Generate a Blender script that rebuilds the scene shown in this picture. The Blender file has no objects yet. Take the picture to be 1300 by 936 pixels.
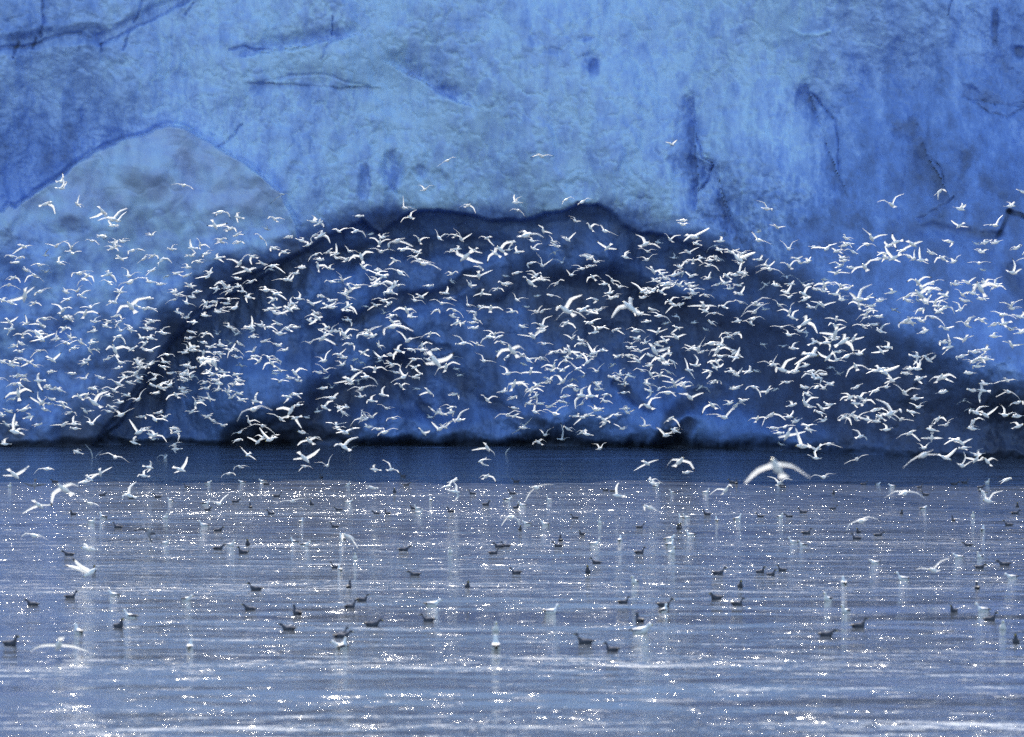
import bpy, bmesh, math, random
import numpy as np
from mathutils import Vector

R = math.radians
sc = bpy.context.scene
col = sc.collection

# ------------------------------------------------------------------ camera
FPX, HOR, CAMZ = 6000.0, 460.0, 5.4        # focal length in photo pixels, horizon row, eye height (m)
cd = bpy.data.cameras.new('camera')
cam = bpy.data.objects.new('camera', cd)
col.objects.link(cam)
cam.location = (0, 0, CAMZ)
cam.rotation_euler = (R(90), 0, 0)
cd.sensor_width = 36.0
cd.lens = 36.0 * FPX / 1300.0
cd.shift_y = -8.0 / 1300.0
cd.clip_start = 1.0
cd.clip_end = 6000.0
cd.dof.use_dof = True
cd.dof.focus_distance = 200.0
cd.dof.aperture_fstop = cd.lens / 80.0
sc.camera = cam

# ------------------------------------------------------------------ daylight
SUN_EL, SUN_AZ = 30.0, -2.5                # elevation; azimuth from straight ahead (+Y), left is negative
w = bpy.data.worlds.new('World')
sc.world = w
w.use_nodes = True
nt = w.node_tree
sky = nt.nodes.new('ShaderNodeTexSky')
sky.sky_type = 'NISHITA'
sky.sun_disc = False
sky.sun_elevation = R(SUN_EL)
sky.sun_rotation = R(SUN_AZ)
sky.air_density = 1.0
sky.dust_density = 0.6
sky.ozone_density = 1.4
bg = nt.nodes['Background']
bg.inputs['Strength'].default_value = 0.11
nt.links.new(sky.outputs[0], bg.inputs[0])

sl = bpy.data.lights.new('sun', 'SUN')
sl.energy = 5.0
sl.angle = R(0.5)
sl.color = (1.0, 0.95, 0.88)
sun = bpy.data.objects.new('sun', sl)
col.objects.link(sun)
sun.location = (0, 0, 120)
sun_to = Vector((math.sin(R(SUN_AZ)) * math.cos(R(SUN_EL)), math.cos(R(SUN_AZ)) * math.cos(R(SUN_EL)), math.sin(R(SUN_EL))))
sun.rotation_euler = sun_to.to_track_quat('Z', 'Y').to_euler()

sc.view_settings.view_transform = 'Standard'
sc.view_settings.look = 'None'
sc.view_settings.exposure = 1.45
sc.view_settings.gamma = 1.0
sc.view_settings.use_curve_mapping = False
sc.render.engine = 'CYCLES'
sc.cycles.use_denoising = False
sc.cycles.max_bounces = 6
sc.cycles.caustics_reflective = False
sc.cycles.caustics_refractive = False

# ------------------------------------------------------------------ helpers
def tag(o, label=None, cat=None, group=None, kind=None):
    for k, v in (('label', label), ('category', cat), ('group', group), ('kind', kind)):
        if v:
            o[k] = v
    return o

def mesh_obj(name, verts, faces, mats, smooth=True, fmat=None):
    me = bpy.data.meshes.new(name)
    me.from_pydata([tuple(v) for v in verts], [], faces)
    for m in mats:
        me.materials.append(m)
    if fmat is not None:
        me.polygons.foreach_set('material_index', fmat)
    if smooth:
        me.polygons.foreach_set('use_smooth', [True] * len(me.polygons))
    me.update()
    o = bpy.data.objects.new(name, me)
    col.objects.link(o)
    return o

def new_mat(name):
    m = bpy.data.materials.new(name)
    m.use_nodes = True
    t = m.node_tree
    return m, t, t.nodes['Principled BSDF']

def node(t, kind, **kw):
    n = t.nodes.new(kind)
    for k, v in kw.items():
        if k in n.inputs:
            n.inputs[k].default_value = v
        else:
            setattr(n, k, v)
    return n

def mathn(t, op, a, b=None, clamp=False):
    n = t.nodes.new('ShaderNodeMath')
    n.operation = op
    n.use_clamp = clamp
    for i, x in enumerate((a, b)):
        if x is None:
            continue
        if isinstance(x, (int, float)):
            n.inputs[i].default_value = x
        else:
            t.links.new(x, n.inputs[i])
    return n.outputs[0]

# numpy gradient noise -------------------------------------------------------
def _hash(ix, iy, seed):
    h = (ix.astype(np.int64) * 374761393 + iy.astype(np.int64) * 668265263 + seed * 974634777) & 0xFFFFFFFF
    h = ((h ^ (h >> 13)) * 1274126177) & 0xFFFFFFFF
    return (h ^ (h >> 16)) & 0xFFFFFFFF

def perlin(x, y, seed=0):
    x0, y0 = np.floor(x), np.floor(y)
    fx, fy = x - x0, y - y0
    def g(i, j):
        a = _hash(x0 + i, y0 + j, seed) / 4294967296.0 * 2 * np.pi
        return np.cos(a) * (fx - i) + np.sin(a) * (fy - j)
    sx = fx * fx * fx * (fx * (fx * 6 - 15) + 10)
    sy = fy * fy * fy * (fy * (fy * 6 - 15) + 10)
    a = g(0, 0) * (1 - sx) + g(1, 0) * sx
    b = g(0, 1) * (1 - sx) + g(1, 1) * sx
    return (a * (1 - sy) + b * sy) * 1.5

def fbm(x, y, seed=0, octs=4, gain=0.5):
    s, a, tot = 0.0, 1.0, 0.0
    for o in range(octs):
        s = s + a * perlin(x * 2 ** o + 17.3 * o, y * 2 ** o - 9.1 * o, seed + o)
        tot += a
        a *= gain
    return s / tot * 1.4

def smooth(e0, e1, x):
    t = np.clip((x - e0) / (e1 - e0), 0, 1)
    return t * t * (3 - 2 * t)

def seg_dist(U, V, pts):
    d = np.full(U.shape, 1e9)
    for (ax, ay), (bx, by) in zip(pts[:-1], pts[1:]):
        vx, vy = bx - ax, by - ay
        t = np.clip(((U - ax) * vx + (V - ay) * vy) / (vx * vx + vy * vy + 1e-9), 0, 1)
        d = np.minimum(d, np.hypot(U - ax - t * vx, V - ay - t * vy))
    return d

def inside(U, V, poly):
    r = np.zeros(U.shape, bool)
    n = len(poly)
    for i in range(n):
        ax, ay = poly[i]
        bx, by = poly[(i + 1) % n]
        if ay == by:
            continue
        c = ((ay > V) != (by > V)) & (U < (bx - ax) * (V - ay) / (by - ay) + ax)
        r ^= c
    return r

def sdist(U, V, poly):                      # positive inside
    d = seg_dist(U, V, list(poly) + [poly[0]])
    return np.where(inside(U, V, poly), d, -d)
# ------------------------------------------------------------------ the ice cliff
# columns and rows of the face are laid out on the bearing / elevation of the features, then given their
# distance in metres; the sheet goes on beyond both sides, under the water and over the top to the plateau
def axis(parts):
    out = []
    for a, b, n in parts:
        out.append(np.linspace(a, b, n, endpoint=False))
    return np.concatenate(out)
ua = np.append(axis([(-3200, -800, 24), (-800, -60, 50), (-60, 1360, 860), (1360, 2100, 50), (2100, 4500, 24)]), 4500)
va = np.append(axis([(-470, -40, 60), (-40, 600, 400), (600, 680, 12)]), 680)
U0, V0 = np.meshgrid(ua, va)
# a broken skyline of seracs, so the edge of the cliff's shadow out on the water is ragged
sk = 1 + 0.16 * fbm(ua / 170, ua * 0 + 1.7, 71, 2) + 0.10 * np.round(2.5 * fbm(ua / 55, ua * 0 + 5.2, 72, 2)) / 2.5
V0 = np.where(V0 < -60, -60 + (V0 + 60) * sk[None, :], V0)
# a gently warped copy of the coordinates keeps drawn outlines from running as clean curves
U = U0 + 4 * fbm(U0 / 60, V0 / 60, 11, 3) + 1.2 * fbm(U0 / 12, V0 / 12, 12, 2)
V = V0 + 4 * fbm(U0 / 60, V0 / 60, 21, 3) + 1.2 * fbm(U0 / 12, V0 / 12, 22, 2)

tone = 0.20 + 0.0 * U          # 0 = white bubbly ice, 1 = clear dark ice; some shading is painted in
dep = 300.0 + 0.0 * U          # metres from the camera
greyness = 0.22 + 0.0 * U  # even base is painted haze; the slab adds its own greyer ice

# general relief of the wall
big = fbm(U / 230, V / 330, 31, 4)
mid = fbm(U / 75, V / 110, 32, 4)
flute = fbm(U / 20, V / 150, 33, 4)
fine = fbm(U / 14, V / 18, 34, 4, 0.6)
vein = 1 - np.abs(fbm(U / 34, V / 46, 35, 4, 0.6)) * 4.6
vein2 = 1 - np.abs(fbm(U / 15, V / 80, 36, 4, 0.55)) * 4.2
vein3 = 1 - np.abs(fbm(U / 16, V / 20, 37, 3, 0.55)) * 4.4
dep += -2.2 * fbm(U / 230, V / 330, 31, 2) - 0.8 * fbm(U / 75, V / 150, 32, 2, 0.35) - 0.2 * smooth(.1, .5, fbm(U / 42, V / 70, 39, 2)) - 0.22 * flute - 0.10 * fine + 0.12 * np.clip(vein, 0, 1) ** 2
tone += 0.10 * mid + 0.09 * flute + 0.06 * fine + 0.08 * big
wall = smooth(-250, 500, U) * (1 - 0.6 * smooth(980, 1150, U))
tone -= wall * (0.17 * np.clip(vein, 0, 1) ** 1.5 + 0.15 * np.clip(vein2, 0, 1) ** 1.5 * smooth(-.5, .3, fbm(U / 150, V / 260, 38, 2)) + 0.08 * np.clip(vein3, 0, 1) ** 1.5)

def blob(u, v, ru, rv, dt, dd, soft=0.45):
    """an oval hollow (dd > 0) or boss with its own darker or lighter tone"""
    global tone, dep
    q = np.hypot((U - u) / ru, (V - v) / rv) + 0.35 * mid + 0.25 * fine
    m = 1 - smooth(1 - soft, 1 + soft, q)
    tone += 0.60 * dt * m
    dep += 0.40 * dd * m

def stroke(pts, wd, dt, dd, soft=0.6, top=None):
    global tone, dep
    d = seg_dist(U, V, pts) / wd
    m = 1 - smooth(1 - soft, 1 + soft, d)
    if top is not None:
        tone = np.maximum(tone, tone + (top - tone) * m)
    tone += dt * m
    dep += dd * m

# broad areas of darker, bluer tone on the upper wall
for a in ((50, 215, 150, 60, .46, 1.4), (20, 150, 140, 80, .26, .8), (120, 30, 120, 40, .12, .5), (30, 20, 60, 40, .18, .6),
          (1230, 140, 140, 130, .38, 1.0), (1090, 200, 120, 90, .26, .8), (1290, 40, 60, 80, .22, .8), (1120, 90, 70, 60, .08, .3),
          (1190, 360, 230, 120, .50, .9), (1320, 330, 120, 200, .25, .5), (1000, 330, 110, 60, .22, .4), (980, 300, 90, 50, .10, .3), (410, 115, 60, 26, .10, .5), (370, 170, 60, 50, .08, .3),
          (545, 85, 34, 30, .12, .5), (580, 65, 40, 24, .08, .3), (800, 60, 60, 20, .06, .2), (420, 30, 30, 34, .10, .3), (650, 15, 60, 18, .06, .2)):
    blob(*a, soft=0.9)
# paler patches
for a in ((470, 75, 60, 34, -.14, -.5), (400, 75, 60, 16, -.14, -.6), (530, 130, 70, 40, -.10, -.3), (720, 160, 90, 60, -.10, -.4), (820, 140, 70, 50, -.08, -.3),
          (1010, 60, 60, 40, -.08, -.3), (560, 255, 70, 24, -.12, -.2), (760, 235, 60, 26, -.12, -.2), (960, 160, 40, 40, -.08, -.3), (1150, 260, 60, 30, -.06, -.2)):
    blob(*a, soft=0.9)
# sharp hollows
for a in ((500, 218, 11, 22, .42, 1.6), (462, 232, 8, 24, .40, 1.3), (497, 250, 8, 14, .25, .8), (535, 218, 9, 9, .22, .8), (558, 228, 9, 13, .20, .6),
          (755, 88, 6, 11, .40, 1.0), (748, 78, 15, 10, .18, .7), (745, 49, 9, 3.5, .28, .5), (568, 116, 18, 9, .22, .8), (680, 50, 10, 8, .14, .4), (700, 66, 12, 4, .14, .3),
          (872, 180, 24, 40, .16, 1.0), (878, 216, 20, 20, .26, 1.4), (815, 265, 14, 18, .20, .6), (738, 240, 14, 12, .16, .5), (495, 175, 6, 5, .2, .4),
          (1225, 205, 8, 14, .25, .8), (1148, 162, 16, 12, .24, .9), (1038, 140, 20, 16, .18, .8), (1010, 60, 24, 10, .06, .3), (640, 240, 6, 8, .14, .3),
          (910, 250, 24, 40, .14, .9), (930, 275, 18, 26, .12, .7), (1297, 66, 9, 7, .4, 1.0), (1262, 36, 4, 26, .30, .8), (866, 138, 8, 6, .15, .4),
          (480, 250, 5, 10, .15, .3), (590, 30, 12, 8, .1, .3), (870, 128, 9, 6, .14, .4), (938, 141, 9, 5, .16, .4), (918, 140, 8, 5, .12, .3), (1250, 235, 12, 8, .16, .4)):
    blob(*a)
# steps: the face on one side of a line stands proud of the other
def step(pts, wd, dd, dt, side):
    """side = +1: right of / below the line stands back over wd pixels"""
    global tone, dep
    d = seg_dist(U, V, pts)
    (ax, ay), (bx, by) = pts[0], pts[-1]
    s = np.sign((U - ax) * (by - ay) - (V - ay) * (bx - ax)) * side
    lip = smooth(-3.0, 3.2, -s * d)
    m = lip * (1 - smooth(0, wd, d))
    tone += 1.15 * dt * m  # shading behind the step's lip is put into the tone
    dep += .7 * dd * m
step([(883, 143), (887, 175), (892, 200), (903, 208), (897, 232), (886, 244)], 34, 1.6, .22, 1)
step([(1028, 118), (1040, 128), (1062, 152), (1064, 185), (1068, 230)], 26, 1.2, .16, 1)
step([(1180, 200), (1196, 212), (1199, 240)], 30, 1.2, .18, 1)
step([(1232, 126), (1255, 142), (1280, 150), (1300, 140)], 26, 1.0, .14, -1)
step([(905, 215), (918, 240), (930, 275), (938, 300)], 22, 1.2, .16, 1)
step([(320, 70), (345, 62), (372, 65), (410, 52), (440, 48)], 24, 1.0, .20, -1)
step([(505, 88), (520, 98), (548, 112), (580, 128)], 30, 0.8, .14, -1)
step([(325, 105), (380, 97), (410, 94), (440, 104), (470, 112)], 20, 0.7, .16, 1)
# cracks on the upper wall
for pts, wd in (([(53, -40), (54, 20), (53, 46)], 1.6), ([(183, -10), (178, 12), (170, 30)], 1.8), ([(128, 56), (150, 46), (168, 38), (195, 27), (222, 12), (250, -6)], 1.7),
                ([(-30, 66), (0, 62), (24, 58), (46, 55), (72, 46), (100, 42)], 1.8), ([(18, 72), (25, 54)], 1.8), ([(44, 60), (47, 48)], 1.6), ([(129, 68), (128, 56)], 1.6),
                ([(157, 62), (166, 41)], 1.5), ([(278, 186), (296, 174), (311, 160)], .9), ([(236, 20), (246, 4)], 1.2),
                ([(1208, 0), (1202, 20)], 1.0), ([(292, 64), (310, 58), (326, 63), (345, 62)], 1.5), ([(407, 75), (412, 60), (420, 52)], 1.0), ([(420, 20), (421, 44)], 1.0)):
    stroke(pts, wd * (.75 + .5 * smooth(-.4, .5, mid)), .20, .22)
stroke([(0, 58), (60, 48), (120, 40)], 10, .10, .5)
stroke([(128, 50), (170, 30), (230, 0)], 8, .10, .5)
stroke([(1004, 36), (1020, 44), (1040, 46), (1056, 42)], 2.4, -.20, -.2)

# the pointed slab of greyer ice leaning on the wall at the left
mound = [(-60, 262), (-30, 266), (0, 270), (8, 262), (18, 266), (48, 243), (84, 220), (100, 207), (118, 196), (150, 180), (185, 170), (198, 161), (215, 157), (228, 160), (262, 178), (285, 193),
         (310, 208), (338, 232), (356, 244), (372, 270), (382, 320), (330, 352), (262, 394), (226, 430), (190, 478), (150, 540), (110, 575), (60, 620), (-60, 620)]
sm = sdist(U, V, mound)
mm = smooth(-1.2, 1.6, sm)
crest = smooth(-4, 50, sm)
lump = fbm(U / 42, V / 38, 41, 4, 0.55)
crag = np.abs(fbm(U / 64, V / 60, 42, 3))
gr = smooth(240, 420, V)
mt = 0.10 + 0.15 * lump + 0.13 * fine + 0.10 * fbm(U / 9, V / 9, 43, 3) + 0.34 * smooth(230, 470, V)
dep = dep * (1 - mm) + mm * (298.2 - 0.55 * fbm(U / 230, V / 330, 31, 2) - 1.0 * crest * smooth(-20, 220, 420 - U) - 0.95 * fbm(U / 48, V / 62, 41, 3, 0.35) - 0.06 * fine + 0.12 * np.clip(0.07 - crag, 0, 1) * 8)
tone = tone * (1 - mm) + mm * (mt + .10 * np.clip(0.05 - crag, 0, 1) * 16)
greyness = greyness * (1 - mm) + mm * (1.0 - 0.7 * smooth(230, 340, V)) * (0.75 + 0.5 * lump)
mdark = smooth(-7, -1, sm) * (1 - mm) * (V < 300) * (1 - 0.8 * smooth(215, 260, U))
tone += 0.03 * mdark  # shadow line behind the slab's crest, painted into the tone
dep += 0.25 * mdark
for a in ((40, 305, 34, 18, .22, 1.0), (20, 340, 22, 26, .40, 1.4), (95, 300, 24, 10, .16, .6), (240, 245, 8, 30, .16, .7), (90, 282, 12, 8, .22, .7), (105, 290, 10, 6, .2, .5), (60, 420, 20, 16, .18, .7), (115, 460, 30, 18, .16, .6),
          (230, 210, 8, 14, .16, .6), (165, 260, 36, 20, -.10, -.6), (60, 500, 50, 30, .10, .5), (20, 545, 26, 24, .45, 1.2), (150, 350, 44, 36, -.06, -.8), (120, 380, 30, 20, -.05, -.5)):
    blob(*a, soft=0.8)

# the low dark arch melted into the foot of the wall
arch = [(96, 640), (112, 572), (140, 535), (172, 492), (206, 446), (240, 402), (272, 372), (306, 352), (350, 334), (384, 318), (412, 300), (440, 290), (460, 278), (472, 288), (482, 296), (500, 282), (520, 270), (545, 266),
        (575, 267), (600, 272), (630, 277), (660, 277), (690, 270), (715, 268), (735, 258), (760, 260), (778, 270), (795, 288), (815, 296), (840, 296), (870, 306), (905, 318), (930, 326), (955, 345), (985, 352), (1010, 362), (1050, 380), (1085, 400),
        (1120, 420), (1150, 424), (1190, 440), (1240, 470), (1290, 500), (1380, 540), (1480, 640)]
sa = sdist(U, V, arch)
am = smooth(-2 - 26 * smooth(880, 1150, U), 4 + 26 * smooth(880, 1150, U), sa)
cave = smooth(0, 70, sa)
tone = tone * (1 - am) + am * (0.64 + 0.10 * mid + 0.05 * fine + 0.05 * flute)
greyness *= (1 - .7 * am)
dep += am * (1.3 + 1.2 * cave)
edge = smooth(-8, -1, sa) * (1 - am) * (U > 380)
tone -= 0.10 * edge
def band(pts, wd, to, dd, soft=0.75):
    global tone, dep
    q = seg_dist(U + 12 * mid, V + 8 * mid + 3 * fine, pts) / wd
    m = 1 - smooth(1 - soft, 1 + soft, q)
    tone += (to - tone) * m
    dep += dd * m
# whiter bosses inside
for u, v, ru, rv, to, dd in ((425, 372, 66, 44, .44, -1.6), (590, 350, 70, 34, .50, -1.2), (720, 322, 80, 34, .50, -1.4), (330, 500, 92, 54, .46, -2.0), (540, 420, 90, 34, .52, -1.2), (600, 470, 90, 44, .58, -.8),
                             (700, 505, 90, 40, .50, -1.6), (790, 535, 120, 34, .40, -2.2), (500, 545, 90, 22, .46, -1.8), (900, 545, 110, 26, .38, -2.2), (1010, 555, 80, 14, .50, -1.2), (640, 540, 90, 26, .54, -1.4), (860, 360, 50, 24, .46, -1.0), (980, 405, 60, 20, .58, -.8)):
    q = np.hypot((U + 14 * mid - u) / ru, (V + 12 * mid - v) / rv)
    m = (1 - smooth(.35, 1.25, q)) * am
    tone += (to + .07 - tone) * m * .85
    dep += dd * m
for pts, wd, to, dd in (
        ([(60, 600), (118, 556), (160, 520), (196, 474), (232, 424), (262, 396), (290, 388)], 32, .86, .9),
        ([(262, 396), (300, 366), (350, 346), (396, 326), (450, 304), (500, 300)], 28, .77, .9),
        ([(440, 312), (500, 300), (560, 292), (640, 300), (700, 300), (760, 288), (800, 306), (870, 328), (930, 350)], 24, .70, .9),
        ([(396, 330), (470, 322), (560, 310), (640, 312)], 9, .80, .5),
        ([(440, 408), (500, 386), (560, 366), (600, 350)], 7, .84, .6),
        ([(610, 372), (680, 356), (760, 356), (830, 388)], 20, .84, .7),
        ([(700, 392), (780, 402), (860, 408), (930, 430)], 34, .93, 1.0),
        ([(760, 430), (830, 450), (900, 468), (980, 470), (1050, 490)], 22, .84, .8),
        ([(870, 325), (940, 350), (1000, 374), (1060, 402), (1120, 440), (1180, 470)], 24, .80, .9),
        ([(880, 425), (960, 440), (1040, 460), (1120, 486), (1200, 510), (1300, 530), (1420, 560)], 34, .92, 1.2),
        ([(1000, 505), (1080, 530), (1160, 545), (1260, 560), (1380, 590)], 34, .95, 1.2),
        ([(300, 570), (352, 556), (392, 532), (420, 512), (460, 496), (510, 478)], 22, .95, 1.4),
        ([(440, 545), (420, 556), (380, 566), (330, 572)], 14, 1.0, 1.0),
        ([(500, 470), (560, 472), (600, 490)], 9, .82, .5),
        ([(780, 485), (810, 510), (830, 520)], 5, .80, .5), ([(850, 540), (880, 510), (920, 500)], 8, .84, .5),
        ([(590, 500), (640, 520), (690, 540)], 6, .76, .4), ([(500, 405), (520, 430), (560, 440)], 5, .76, .4),
        ([(540, 525), (520, 500), (505, 480)], 5, .82, .4), ([(840, 555), (870, 560), (880, 540)], 7, .84, .4)):
    band(pts, wd, to, dd)
# the ice right of the arch: a wedge of dark ice and a leaning block
for pts, wd, to, dd in (([(1162, 292), (1190, 292), (1215, 297), (1245, 300), (1268, 298)], 7, .74, .7), ([(1180, 296), (1230, 310), (1270, 330), (1300, 350)], 10, .56, .6),
                        ([(1266, 300), (1272, 284), (1277, 266)], 2.2, .80, .6), ([(1277, 265), (1290, 270), (1310, 283)], 3.0, .80, .8), ([(1020, 292), (1045, 288), (1070, 294)], 9, .50, .4),
                        ([(1285, 350), (1300, 370), (1320, 400)], 12, .78, .9), ([(1165, 280), (1190, 268), (1215, 256)], 2.4, .52, .5)):
    band(pts, wd, to, dd)
# undercut and darker tone along the waterline
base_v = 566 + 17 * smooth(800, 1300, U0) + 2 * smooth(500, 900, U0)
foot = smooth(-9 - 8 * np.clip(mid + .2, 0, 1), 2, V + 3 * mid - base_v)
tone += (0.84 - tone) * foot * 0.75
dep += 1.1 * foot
# the foot of the cliff comes nearer to the right
# water line row v <-> distance 5.4*6000/(v-460)
dline = CAMZ * FPX / (base_v - HOR)
shift = dline - 300.0
dep += shift * (0.35 + 0.65 * smooth(60, 520, V0))
# outside the frame the wall simply carries on
tone = np.clip(tone, 0.0, 1.0)
greyness = np.clip(greyness, 0.0, 1.0)

X = (U0 - 650) / FPX * dep
Z = CAMZ + (HOR - V0) / FPX * dep
Y = dep
nv, nu = U0.shape
# plateau rows going back from the crest
rows_X, rows_Y, rows_Z = [], [], []
crest_n = fbm(ua / 120, ua * 0 + 3.1, 77, 4)
Zc = 44.0 + 2.2 * crest_n
k = Z[0] / Z[0].max()
Z[:6] = Z[:6]
for j, back in enumerate((2.0, 8.0, 30.0, 120.0, 500.0)):
    rows_X.append(X[0] * (1 + back / 300.0))
    rows_Y.append(Y[0] + back)
    rows_Z.append(Z[0] + 0.4 * back ** 0.5 + 0.6 * fbm(ua / 200, ua * 0 + j, 80 + j, 3))
PX = np.vstack(rows_X[::-1] + [X])
PY = np.vstack(rows_Y[::-1] + [Y])
PZ = np.vstack(rows_Z[::-1] + [Z])
PT = np.vstack([np.full((5, nu), .15), tone])
PD = np.vstack([np.full((5, nu), .0), greyness])

def grid_obj(name, PX, PY, PZ, mat, attrs):
    n0, n1 = PX.shape
    idx = np.arange(n0 * n1).reshape(n0, n1)
    q = np.stack([idx[:-1, :-1], idx[1:, :-1], idx[1:, 1:], idx[:-1, 1:]], -1).reshape(-1, 4)
    me = bpy.data.meshes.new(name)
    me.vertices.add(n0 * n1)
    me.vertices.foreach_set('co', np.stack([PX, PY, PZ], -1).reshape(-1).astype(np.float32))
    me.loops.add(q.size)
    me.loops.foreach_set('vertex_index', q.reshape(-1).astype(np.int32))
    me.polygons.add(len(q))
    me.polygons.foreach_set('loop_start', np.arange(0, q.size, 4, dtype=np.int32))
    me.polygons.foreach_set('loop_total', np.full(len(q), 4, dtype=np.int32))
    me.update(calc_edges=True)
    me.polygons.foreach_set('use_smooth', np.ones(len(q), bool))
    for an, arr in attrs.items():
        a = me.attributes.new(an, 'FLOAT', 'POINT')
        a.data.foreach_set('value', arr.reshape(-1).astype(np.float32))
    me.materials.append(mat)
    o = bpy.data.objects.new(name, me)
    col.objects.link(o)
    return o

m_ice, t, p = new_mat('glacier_ice')
at = node(t, 'ShaderNodeAttribute', attribute_name='ice_tone')
ad = node(t, 'ShaderNodeAttribute', attribute_name='ice_greyness')
geo = node(t, 'ShaderNodeNewGeometry')
mp = node(t, 'ShaderNodeMapping')
mp.inputs['Scale'].default_value = (1.0, 0.12, 0.7)
t.links.new(geo.outputs['Position'], mp.inputs['Vector'])
n1 = node(t, 'ShaderNodeTexNoise', Scale=1.6, Detail=9.0, Roughness=0.68)
n2 = node(t, 'ShaderNodeTexNoise', Scale=6.0, Detail=6.0, Roughness=0.75)
t.links.new(mp.outputs[0], n1.inputs['Vector'])
t.links.new(mp.outputs[0], n2.inputs['Vector'])
a1 = mathn(t, 'MULTIPLY', mathn(t, 'SUBTRACT', n1.outputs[0], 0.5), 0.42)
a2 = mathn(t, 'MULTIPLY', mathn(t, 'SUBTRACT', n2.outputs[0], 0.5), 0.22)
vm = node(t, 'ShaderNodeMapping')
vm.inputs['Scale'].default_value = (1.0, 0.1, 0.62)
wa_ = node(t, 'ShaderNodeVectorMath', operation='ADD')
t.links.new(geo.outputs['Position'], wa_.inputs[0])
t.links.new(n1.outputs['Color'], wa_.inputs[1])
t.links.new(wa_.outputs[0], vm.inputs['Vector'])
vo = node(t, 'ShaderNodeTexVoronoi', Scale=0.95, feature='SMOOTH_F1')
vo.inputs['Smoothness'].default_value = 0.4
t.links.new(vm.outputs[0], vo.inputs['Vector'])
a3 = mathn(t, 'MULTIPLY', mathn(t, 'SUBTRACT', 0.42, vo.outputs['Distance']), 0.26)
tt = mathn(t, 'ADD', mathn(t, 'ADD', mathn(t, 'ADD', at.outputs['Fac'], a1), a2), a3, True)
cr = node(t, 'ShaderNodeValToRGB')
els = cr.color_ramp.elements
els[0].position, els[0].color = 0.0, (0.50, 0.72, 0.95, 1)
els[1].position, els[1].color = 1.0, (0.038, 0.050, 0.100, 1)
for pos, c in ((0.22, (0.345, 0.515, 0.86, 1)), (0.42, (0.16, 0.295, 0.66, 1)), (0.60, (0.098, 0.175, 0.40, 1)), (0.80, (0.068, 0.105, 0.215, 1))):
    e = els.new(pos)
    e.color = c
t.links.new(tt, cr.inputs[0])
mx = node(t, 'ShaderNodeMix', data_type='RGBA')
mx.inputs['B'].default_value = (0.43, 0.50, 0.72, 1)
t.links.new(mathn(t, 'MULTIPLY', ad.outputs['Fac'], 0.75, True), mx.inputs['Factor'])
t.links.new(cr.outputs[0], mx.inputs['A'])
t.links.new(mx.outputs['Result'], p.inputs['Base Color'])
p.inputs['Roughness'].default_value = 0.5
p.inputs['Specular IOR Level'].default_value = 0.25
bp = node(t, 'ShaderNodeBump', Strength=0.25, Distance=0.10)
t.links.new(n1.outputs[0], bp.inputs['Height'])
t.links.new(bp.outputs[0], p.inputs['Normal'])
cliff = grid_obj('ice_cliff', PX, PY, PZ, m_ice, {'ice_tone': PT, 'ice_greyness': PD})
tag(cliff, 'towering blue glacier front with a pointed grey slab and a dark melted arch at its foot', 'ice cliff', kind='structure')
# ------------------------------------------------------------------ the sea
m_w, t, p = new_mat('sea_water')
geo = node(t, 'ShaderNodeNewGeometry')
def noise(scale, sx, sy, detail=2.0, rough=0.5, dist=0.0):
    m = node(t, 'ShaderNodeMapping')
    m.inputs['Scale'].default_value = (sx, sy, 1)
    t.links.new(geo.outputs['Position'], m.inputs['Vector'])
    n = node(t, 'ShaderNodeTexNoise', Scale=scale, Detail=detail, Roughness=rough, Distortion=dist)
    t.links.new(m.outputs[0], n.inputs['Vector'])
    return n.outputs[0]
swell = noise(0.16, 0.7, 1.0, 2.0)
chop = noise(0.9, 0.75, 1.0, 3.0, 0.55, 0.4)
rip = noise(3.2, 0.8, 1.0, 2.0, 0.55, 0.3)
gust = noise(0.055, 0.28, 1.0, 4.0, 0.62)
gm = node(t, 'ShaderNodeMapRange')
gm.inputs['From Min'].default_value = 0.36
gm.inputs['From Max'].default_value = 0.66
gm.inputs['To Min'].default_value = 0.22
gm.inputs['To Max'].default_value = 1.55
t.links.new(gust, gm.inputs['Value'])
sep = node(t, 'ShaderNodeSeparateXYZ')
t.links.new(geo.outputs['Position'], sep.inputs[0])
far = node(t, 'ShaderNodeMapRange')            # calmer close in, more breeze out towards the ice
for k_, v_ in (('From Min', 70), ('From Max', 210), ('To Min', 0.50), ('To Max', 1.0)):
    far.inputs[k_].default_value = v_
t.links.new(sep.outputs['Y'], far.inputs['Value'])
amp = mathn(t, 'MULTIPLY', gm.outputs[0], far.outputs[0])
h = mathn(t, 'ADD', mathn(t, 'MULTIPLY', swell, 0.6), mathn(t, 'MULTIPLY', mathn(t, 'ADD', mathn(t, 'MULTIPLY', chop, 0.31), mathn(t, 'MULTIPLY', rip, 0.07)), amp))
# scattered steep wavelets that catch the sun
wl1 = noise(1.5, 0.8, 1.0, 3.0, 0.6, 0.5)
wl2 = noise(0.07, 0.35, 1.0, 3.0, 0.6)
pk = mathn(t, 'MULTIPLY', mathn(t, 'MAXIMUM', mathn(t, 'SUBTRACT', wl1, 0.60), 0.0), mathn(t, 'MULTIPLY', mathn(t, 'MAXIMUM', mathn(t, 'SUBTRACT', wl2, 0.36), 0.0), 6.0))
h = mathn(t, 'ADD', h, pk)
bp = node(t, 'ShaderNodeBump', Strength=1.0, Distance=0.5)
t.links.new(h, bp.inputs['Height'])
t.links.new(bp.outputs[0], p.inputs['Normal'])
p.inputs['Base Color'].default_value = (0.072, 0.086, 0.112, 1)
p.inputs['Roughness'].default_value = 0.065
p.inputs['IOR'].default_value = 1.333
wx = np.linspace(-900, 900, 41)
wy = np.linspace(-300, 900, 41)
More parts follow.
